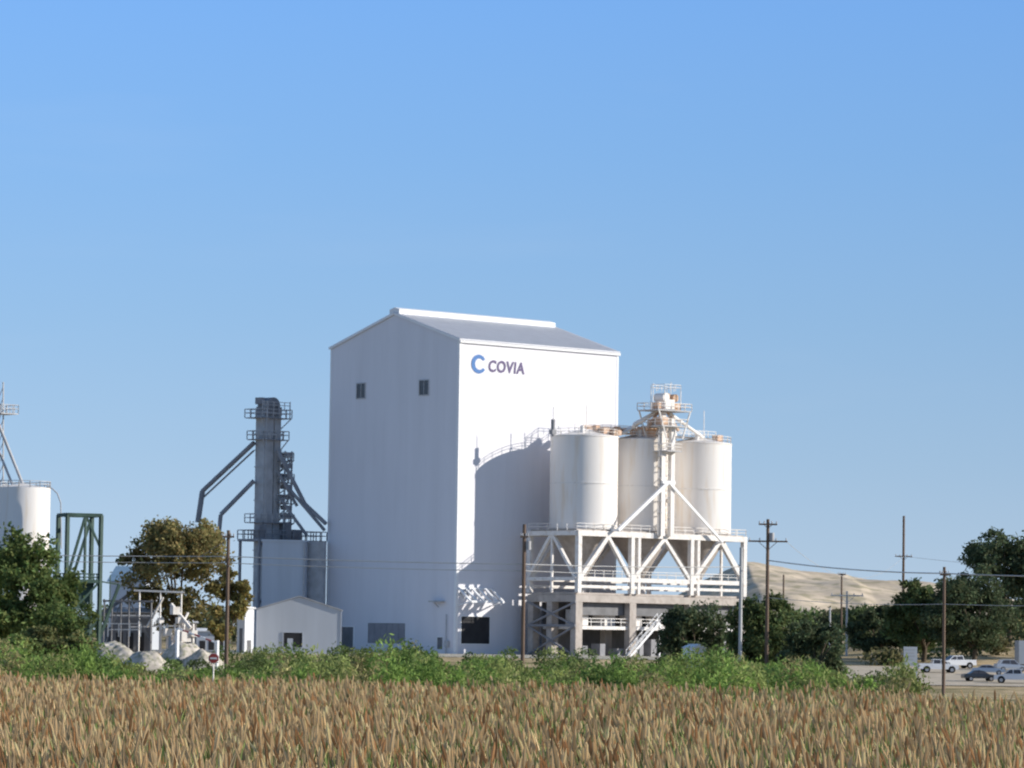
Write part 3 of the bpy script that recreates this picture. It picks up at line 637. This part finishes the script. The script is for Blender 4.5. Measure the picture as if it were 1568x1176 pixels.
tree('mesquite_tree',85,955,400,150,16,(.19,.21,.085),11000,.0,.2,.12,K=20)
tree('mesquite_tree',10,962,395,130,19,(.18,.23,.08),9000,.0,.2,.12,K=18)
tree('cedar_tree',200,826,820,60,17,DK,5000,.1,.4,.3,K=14)
tree('live_oak_tree',1066,914,540,125,21,DK,14000,.02,.26,.3,K=30)
tree('live_oak_tree',1172,896,520,150,22,DG,17000,.02,.26,.3,K=32)
tree('live_oak_tree',1245,928,500,120,23,DK,12000,.0,.24,.3,K=24)
tree('live_oak_tree',1345,922,640,105,24,DK,11000,.05,.3,.3,K=22)
tree('live_oak_tree',1415,878,620,130,25,DG,15000,.02,.3,.35,K=28)
tree('live_oak_tree',1492,868,610,165,26,DK,18000,.05,.3,.35,K=32)
tree('live_oak_tree',1545,810,660,185,27,DK,20000,.15,.33,.4,K=34)
tree('live_oak_tree',1640,850,630,150,28,DK,9000,.15,.33,.4)
def mass(name,xr,yr,count,hr,wr,col,per,leaf,seed,hfun=None,up=0,elong=1.0):
    r_=np.random.default_rng(seed); cx=r_.uniform(*xr,count); cy=r_.uniform(*yr,count)
    P=[];S=[];Cc=[]
    for x,y in zip(cx,cy):
        k=hfun(x,y) if hfun else 1
        if k<=0: continue
        g=G(x,y); h=r_.uniform(*hr)*k; w_=r_.uniform(*wr)*(.5+.5*k); shade=r_.uniform(.65,1.35)
        m=per; v=r_.normal(size=(m,3)); v/=np.linalg.norm(v,axis=1,keepdims=True); v*=r_.uniform(.35,1.0,(m,1))**.6
        v+=r_.normal(size=(m,3))*.14
        pts=np.stack([x+v[:,0]*w_,y+v[:,1]*w_,g+h*.48+v[:,2]*h*.5],1); pts[:,2]=np.maximum(pts[:,2],g+.05)
        P.append(pts); S.append(r_.uniform(.6,1.4,m)*leaf)
        c_=np.array(col[r_.integers(0,len(col))]); cc=c_[None,:]*(shade*r_.uniform(.7,1.3,m))[:,None]; Cc.append(cc)
    P=np.concatenate(P);S=np.concatenate(S);Cc=np.clip(np.concatenate(Cc),0,1)
    return np_mesh(name,leaf_verts(P,S,elong,up),4,M['leaf'],np.repeat(Cc,4,axis=0))
mass('distant_tree_belt',(-190,190),(840,930),130,(6,10),(4,7),[DK,DG,(.12,.13,.07)],330,.6,5,lambda x,y: .7 if x>45 else 1)
mass('hillside_scrub',(50,130),(600,820),90,(1.2,4.5),(1.2,3.5),[DK,DG,(.2,.19,.09)],260,.35,15)
mass('spoil_heap_scrub',(20,150),(1090,1160),70,(1,3.0),(1,3.0),[(.16,.18,.10),(.24,.22,.13)],120,.5,16)
def tl(x,y):
    px=784+x/y*FP
    if px>1400: return 0
    k=.88+.22*math.sin(px*.013)+.18*math.sin(px*.041+1)
    if 150<px<345: k*=.72
    return max(k,.4)
G1=(.20,.30,.075); G2=(.15,.23,.065); G3=(.28,.33,.11); G4=(.36,.33,.15)
mass('shrub_thicket',(-75,48),(308,400),560,(2.6,4.9),(.8,2.0),[G1,G2,G3,G4,G1,G3],420,.14,6,tl,up=.8,elong=1.6)
mass('roadside_shrubs',(-80,44),(430,600),230,(1.4,3.4),(1.0,2.4),[G2,DG,MG,G3],300,.18,8,lambda x,y: (.55 if 784+x/y*FP<345 else 1) if 784+x/y*FP<1380 else 0,up=.5,elong=1.3)
mass('roadside_weeds',(28,75),(262,330),170,(.9,1.7),(.8,1.6),[G3,G4,(.5,.42,.25)],160,.13,9,None,up=1.2,elong=2)
# ------------------------------------------------------------------ reed bed
def reeds():
    VT=[];CT=[]
    for y0,y1,dens,wsc in ((50,100,20,1.0),(100,150,15,1.2),(150,220,10,1.6),(220,320,7,2.1)):
        r=np.random.default_rng(int(y0)); n=int((y1-y0)*((y0+y1)*.5*.33)*dens)
        t=r.uniform(0,1,n); y=np.sqrt(y0*y0+t*(y1*y1-y0*y0)); x=(r.uniform(-1,1,n))*y*.165
        far=306-50*ss(.07,.125,x/y)+8*np.sin(x*.3); k=y<far; x=x[k]; y=y[k]
        ca,sa_=math.cos(.6),math.sin(.6); gx=np.floor((x*ca+y*sa_*.5)/.42); gy=np.floor((y*ca*.5-x*sa_)/.42); hsh=np.modf(np.abs(np.sin(gx*12.9898+gy*78.233)*43758.5453))[0]
        k=r.uniform(size=len(x))<(.35+.9*hsh); x=x[k];y=y[k];hsh=hsh[k]; n=len(x)
        patch=.52+.28*np.sin(x*.35+np.sin(y*.13)*2)*np.sin(y*.11+x*.07+1.3)+.22*np.sin(x*1.7+y*.5)*np.sin(y*.37-x*.6)
        patch-= .34*ss(130,300,y)*ss(-.08,.05,x/y); patch+=.12*(1-ss(-.1,0,x/y))
        patch=np.clip(patch+(hsh-.5)*.6+r.normal(size=n)*.15,0,1)
        h=1.72+.18*np.sin(x*.8+y*.21)+.14*np.sin(x*2.3-y*.9)+.35*(hsh-.5)+r.normal(size=n)*.22
        kind=r.uniform(size=n)
        lean=r.normal(size=(n,2))*.24; lean[:,0]-=.10
        wd=(.020+.022*r.uniform(size=n))*wsc
        th=r.uniform(0,math.pi,n); wx=np.cos(th)*wd; wy=np.sin(th)*wd*.6
        one=np.ones(n)
        tan=np.stack([.78*one,.57*one,.31*one],1); grn=np.stack([.28*one,.36*one,.11*one],1); rus=np.stack([.50*one,.31*one,.16*one],1)
        m=np.where((kind<.06+.62*patch)[:,None],tan,grn); m=np.where((kind>.90)[:,None],rus,m)
        m=m*r.uniform(.4,1.2,(n,1))
        def lvl(f):
            bend=f*f
            return np.stack([x+lean[:,0]*bend*h*.6,y+lean[:,1]*bend*h*.6,h*f],1)
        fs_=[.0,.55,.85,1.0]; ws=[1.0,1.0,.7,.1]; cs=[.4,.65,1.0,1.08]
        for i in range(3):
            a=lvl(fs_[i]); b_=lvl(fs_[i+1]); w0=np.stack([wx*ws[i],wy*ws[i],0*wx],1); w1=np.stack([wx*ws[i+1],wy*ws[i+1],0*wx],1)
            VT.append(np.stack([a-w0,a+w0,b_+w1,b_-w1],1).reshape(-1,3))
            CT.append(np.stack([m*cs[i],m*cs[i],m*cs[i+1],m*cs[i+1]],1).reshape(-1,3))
        k=r.uniform(size=n)<(.05+.24*patch); tip=lvl(1.0)[k]; q=len(tip); L_=r.uniform(.35,.8,q)
        tip[:,2]+=r.uniform(-.25,.28,q)
        ln=lean[k]; d=np.stack([ln[:,0]*.9,ln[:,1]*.6,np.ones(q)],1); d/=np.linalg.norm(d,axis=1,keepdims=True)
        pc=np.array([.90,.69,.41])[None,:]*r.uniform(.55,1.1,(q,1))
        red=r.uniform(size=q)<.25; pc[red]*=np.array([.72,.58,.48])
        pw=(.030+.026*r.uniform(size=q))*(.5+.5*wsc)
        # plume: slim spindle (two crossed blades, each two quads for a fuller body)
        for th0 in (0,1.57):
            u=np.stack([np.cos(th0)*pw,np.sin(th0)*pw,0*pw],1)
            a=tip-d*(L_*.45)[:,None]; l1=tip-d*(L_*.2)[:,None]; l2=tip+d*(L_*.3)[:,None]; c_=tip+d*(L_*.58)[:,None]
            for s0,w0,s1,w1,f0,f1 in ((a,.25,l1,1,.75,.95),(l1,1,l2,.85,.95,1.05),(l2,.85,c_,.1,1.05,1.1)):
                VT.append(np.stack([s0-u*w0,s0+u*w0,s1+u*w1,s1-u*w1],1).reshape(-1,3)); CT.append(np.stack([pc*f0,pc*f0,pc*f1,pc*f1],1).reshape(-1,3))
    return np.concatenate(VT),np.clip(np.concatenate(CT),0,.9)
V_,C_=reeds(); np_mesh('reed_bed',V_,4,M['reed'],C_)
# ------------------------------------------------------------------ utility poles & cables
def pole(px,ytop,D,arms=(),r=.17,mt='wood',transformer=False,name='utility_pole'):
    c=W(px,900,D); top=W(px,ytop,D); g=G(top.x,D); e=empty(name,(top.x,D,g)); b=B(); b.cyl((top.x,D,g),(top.x,D,top.z),r*1.25,r,n=10)
    ins=B()
    for (py,wpx) in arms:
        z=W(px,py,D).z; L=wpx/FP*D/2
        b.beam((top.x-L,D-.2,z),(top.x+L,D-.2,z),.16,.2); b.beam((top.x-L*.5,D-.2,z),(top.x,D-.2,z-L*.45),.07); b.beam((top.x+L*.5,D-.2,z),(top.x,D-.2,z-L*.45),.07)
        for k in (-1,-.45,.45,1): ins.cyl((top.x+k*L*.93,D-.2,z+.1),(top.x+k*L*.93,D-.2,z+.42),.09,.06,n=8)
    b.done('shaft_and_arms',M[mt],e)
    if transformer:
        z=W(px,transformer,D).z; ins.cyl((top.x+.5,D-.1,z-.5),(top.x+.5,D-.1,z+.5),.3,n=12)
    if ins.v: ins.done('insulators',M['gal'],e)
    return e
pole(350,812,480,[(822,18)],.2); pole(803,803,470,[(822,12)],.2,transformer=835); pole(1176,795,500,[(829,60),(803,28)],.2,transformer=822)
pole(1135,838,500,[],.2,mt='wire'); pole(1384,790,760,[(852,26)],.22); pole(1446,868,450,[(880,14)],.16); pole(1200,880,700,[],.15); pole(1289,878,700,[(880,12)],.15); pole(1297,905,660,[(912,50)],.15,mt='wire'); pole(1271,930,560,[],.12,mt='wire')
def cable(name,pts,r=.03,sag=.6,mt='wire'):
    b=B()
    for i in range(len(pts)-1):
        p0,p1=Vector(pts[i]),Vector(pts[i+1]); s=sag*((p1-p0).length/40)**2
        q=[p0.lerp(p1,t)-Vector((0,0,4*s*t*(1-t))) for t in np.linspace(0,1,17)]; b.tube(q,r,5)
    return b.done(name,M[mt])
cable('overhead_cable',[W(-60,848,482),W(350,852,480),W(803,864,470),W(1135,868,500)],.055,.15)
cable('overhead_cable',[W(-60,856,482),W(350,862,480),W(803,874,470),W(1135,880,500)],.045,.2)
cable('overhead_cable',[W(1176,858,500),W(1446,878,450),W(1640,883,430)],.07,.2)
cable('overhead_cable',[W(1176,915,500),W(1446,925,450),W(1640,928,430)],.035,.2)
cable('overhead_cable',[W(1204,829,500),W(1384,852,760),W(1640,876,720)],.03,.1)
cable('overhead_cable',[W(350,825,480),W(210,900,560)],.03,.1,'wiredark')
# ------------------------------------------------------------------ car park and vehicles
sheet('road',38,120,528,596,M['road'],.10)
sheet('road_edge_line',38,120,529.5,529.9,M['paint'],.12)
def wheelset(b,h,F,xs,wid,r,z0):
    for x in xs:
        for s in (-1,1):
            y=s*(wid/2-.12); b.cyl(F.p(x,y-.13,z0+r),F.p(x,y+.13,z0+r),r,n=20); h.cyl(F.p(x,y+s*.12,z0+r),F.p(x,y+s*.15,z0+r),r*.6,n=14)
def loft(b,F,prof,w0,w1,zsplit):
    zt=max(z for _,z in prof)
    def wd(z): return w0 if z<=zsplit else w0+(w1-w0)*(z-zsplit)/(zt-zsplit)
    n=len(prof); A=[F.p(x,-wd(z)/2,z) for x,z in prof]; C=[F.p(x,wd(z)/2,z) for x,z in prof]
    b.add(A+C,[tuple(range(n)),tuple(range(2*n-1,n-1,-1))]+[(i,i+n,(i+1)%n+n,(i+1)%n) for i in range(n)])
def pickup(px,D,ang,paint,flip=1):
    c=W(px,1000,D); z=G(c.x,D)+.10; e=empty('pickup_truck',(c.x,D,z)); F=Frame(c.x,D,ang+(180 if flip<0 else 0),z)
    b=B()
    loft(b,F,[(-2.85,.5),(2.75,.45),(2.85,.7),(2.82,1.05),(1.55,1.18),(-.95,1.2),(-.95,.95),(-2.85,.95)],1.95,1.9,1.0)
    for y in (-.95,.87): b.box(F,-2.85,-.96,y,y+.08,.96,1.28)
    b.box(F,-2.85,-2.77,-.86,.86,.96,1.28)
    loft(b,F,[(-.93,1.21),(1.6,1.19),(.75,1.86),(-.75,1.9)],1.86,1.5,1.2); b.done('body',M[paint],e)
    g=B()
    for sd_ in (-1,1):
        def sp(x,zz): wv=(1.86+(1.5-1.86)*(zz-1.2)/.7)/2+.012; return F.p(x,sd_*wv,zz)
        g.add([sp(-.78,1.27),sp(.22,1.27),sp(.22,1.78),sp(-.68,1.8)],[(0,1,2,3)]); g.add([sp(.32,1.27),sp(1.35,1.27),sp(.7,1.78),sp(.32,1.78)],[(0,1,2,3)])
    g.add([F.p(1.53,-.8,1.27),F.p(1.53,.8,1.27),F.p(.85,.68,1.81),F.p(.85,-.68,1.81)],[(0,1,2,3)]); g.add([F.p(-.93,-.75,1.3),F.p(-.93,.75,1.3),F.p(-.80,.68,1.8),F.p(-.80,-.68,1.8)],[(0,1,2,3)])
    g.done('windows',M['glass'],e)
    t_=B(); h=B(); wheelset(t_,h,F,(-1.75,1.85),2.0,.4,0); t_.done('tyres',M['rubber'],e)
    h.box(F,2.84,2.93,-.9,.9,.45,.62); h.box(F,-2.95,-2.86,-.9,.9,.5,.66); h.done('hubs_and_bumpers',M['chrome'],e)
    k=B()
    for x in (-1.75,1.85):
        for s_ in (-1,1): k.cyl(F.p(x,s_*.98-.01,.44),F.p(x,s_*.98+.01,.44),.5,n=20)
    k.box(F,2.83,2.87,-.6,.6,.68,.98); k.done('wheel_arches_and_grille',M['rubber'],e)
    k=B(); k.box(F,-2.88,-2.84,-.95,-.8,.9,1.2); k.box(F,-2.88,-2.84,.8,.95,.9,1.2); k.done('tail_lamps',M['redlamp'],e)
def car(px,D,ang,paint,name='parked_car',suv=0):
    c=W(px,1000,D); z=G(c.x,D)+.10; F=Frame(c.x,D,ang,z); e=empty(name,(c.x,D,z)); b=B()
    loft(b,F,[(-2.3,.4),(2.2,.38),(2.33,.6),(2.2,.8),(1.2,.95),(-1.5,1.0+.1*suv),(-2.25,.95+.15*suv),(-2.35,.65)],1.82,1.72,.7)
    top=1.42+.3*suv; rx=-1.95 if suv else -1.55
    loft(b,F,[(rx,.98),(1.15,.94),(.35,top-.02),(-.3,top+.02),(rx+.4+.2*(1-suv),top-.05)],1.68,1.3,.98); b.done('body',M[paint],e)
    g=B()
    for s in (-1,1):
        def sp(x,zz): wv=(1.68+(1.3-1.68)*(zz-.98)/(top-.98))/2+.012; return F.p(x,s*wv,zz)
        g.add([sp(rx+.25,1.02),sp(-.35,1.02),sp(-.35,top-.1),sp(rx+.65,top-.12)],[(0,1,2,3)]); g.add([sp(-.27,1.02),sp(.9,1.0),sp(.3,top-.1),sp(-.27,top-.1)],[(0,1,2,3)])
    g.add([F.p(1.12,-.75,.99),F.p(1.12,.75,.99),F.p(.42,.6,top-.05),F.p(.42,-.6,top-.05)],[(0,1,2,3)])
    g.done('windows',M['glass'],e); t_=B(); h=B(); wheelset(t_,h,F,(-1.4,1.4),1.86,.33,0); t_.done('tyres',M['rubber'],e)
    h.box(F,2.26,2.36,-.8,-.5,.6,.76); h.box(F,2.26,2.36,.5,.8,.6,.76); h.done('hubs_and_lamps',M['chrome'],e)
pickup(1436,572,6,'carwhite',1); pickup(1464,590,20,'carwhite',-1)
car(1500,545,8,'carblack'); car(1514,566,-5,'cargrey'); pickup(1555,540,172,'carwhite',1); car(1548,580,10,'cargrey',suv=1)
tr=empty('box_trailer',W(1590,1000,585)); c=W(1590,1000,585); zg=G(c.x,585)+.1; Fr=Frame(c.x,585,8,zg); b=B(); b.box(Fr,-3.2,4,-1.2,1.2,.9,4.3); b.done('box',M['cargrey'],tr)
b=B(); b.box(Fr,-3.3,4.1,-1.22,1.22,.75,.88)
for x in (-1,0,3):
    for s in (-1.1,1.1): b.cyl(Fr.p(x,s-.12,.45),Fr.p(x,s+.12,.45),.45,n=16)
b.done('chassis_and_wheels',M['rubber'],tr)
nb=empty('notice_board',W(1394,1030,500)); c=W(1394,1004,500); gx=G(c.x,500); Fn=Frame(c.x,500,4); b=B(); b.box(Fn,-.85,.85,-.05,.05,c.z-1.3,c.z+1.1); b.box(Fn,-.85,-.7,-.04,.04,gx,c.z-1.32); b.box(Fn,.7,.85,-.04,.04,gx,c.z-1.32); b.done('panel_and_posts',M['bluebin'],nb)
b=B()
for k,wv in enumerate((.6,.5,.62,.4)): b.box(Fn,-wv,wv,-.07,-.055,c.z+.7-k*.4,c.z+.8-k*.4)
b.done('printing',M['gal'],nb)
ph=empty('pump_house',W(1063,1020,520)); c=W(1063,1010,520); gx=G(c.x,520); Fp=Frame(c.x,520,35); zt=W(1063,992,520).z
b=B(); b.box(Fp,-1.1,1.1,-1,1,gx,zt); b.prism([Fp.p(-1.25,-1.15,zt),Fp.p(1.25,-1.15,zt),Fp.p(0,-1.15,zt+.5)],Fp.v*2.3); b.done('walls',M['trim'],ph)
b=B(); b.box(Fp,-.4,.4,-1.03,-.9,gx,gx+1.9); b.done('door',M['galdark'],ph)
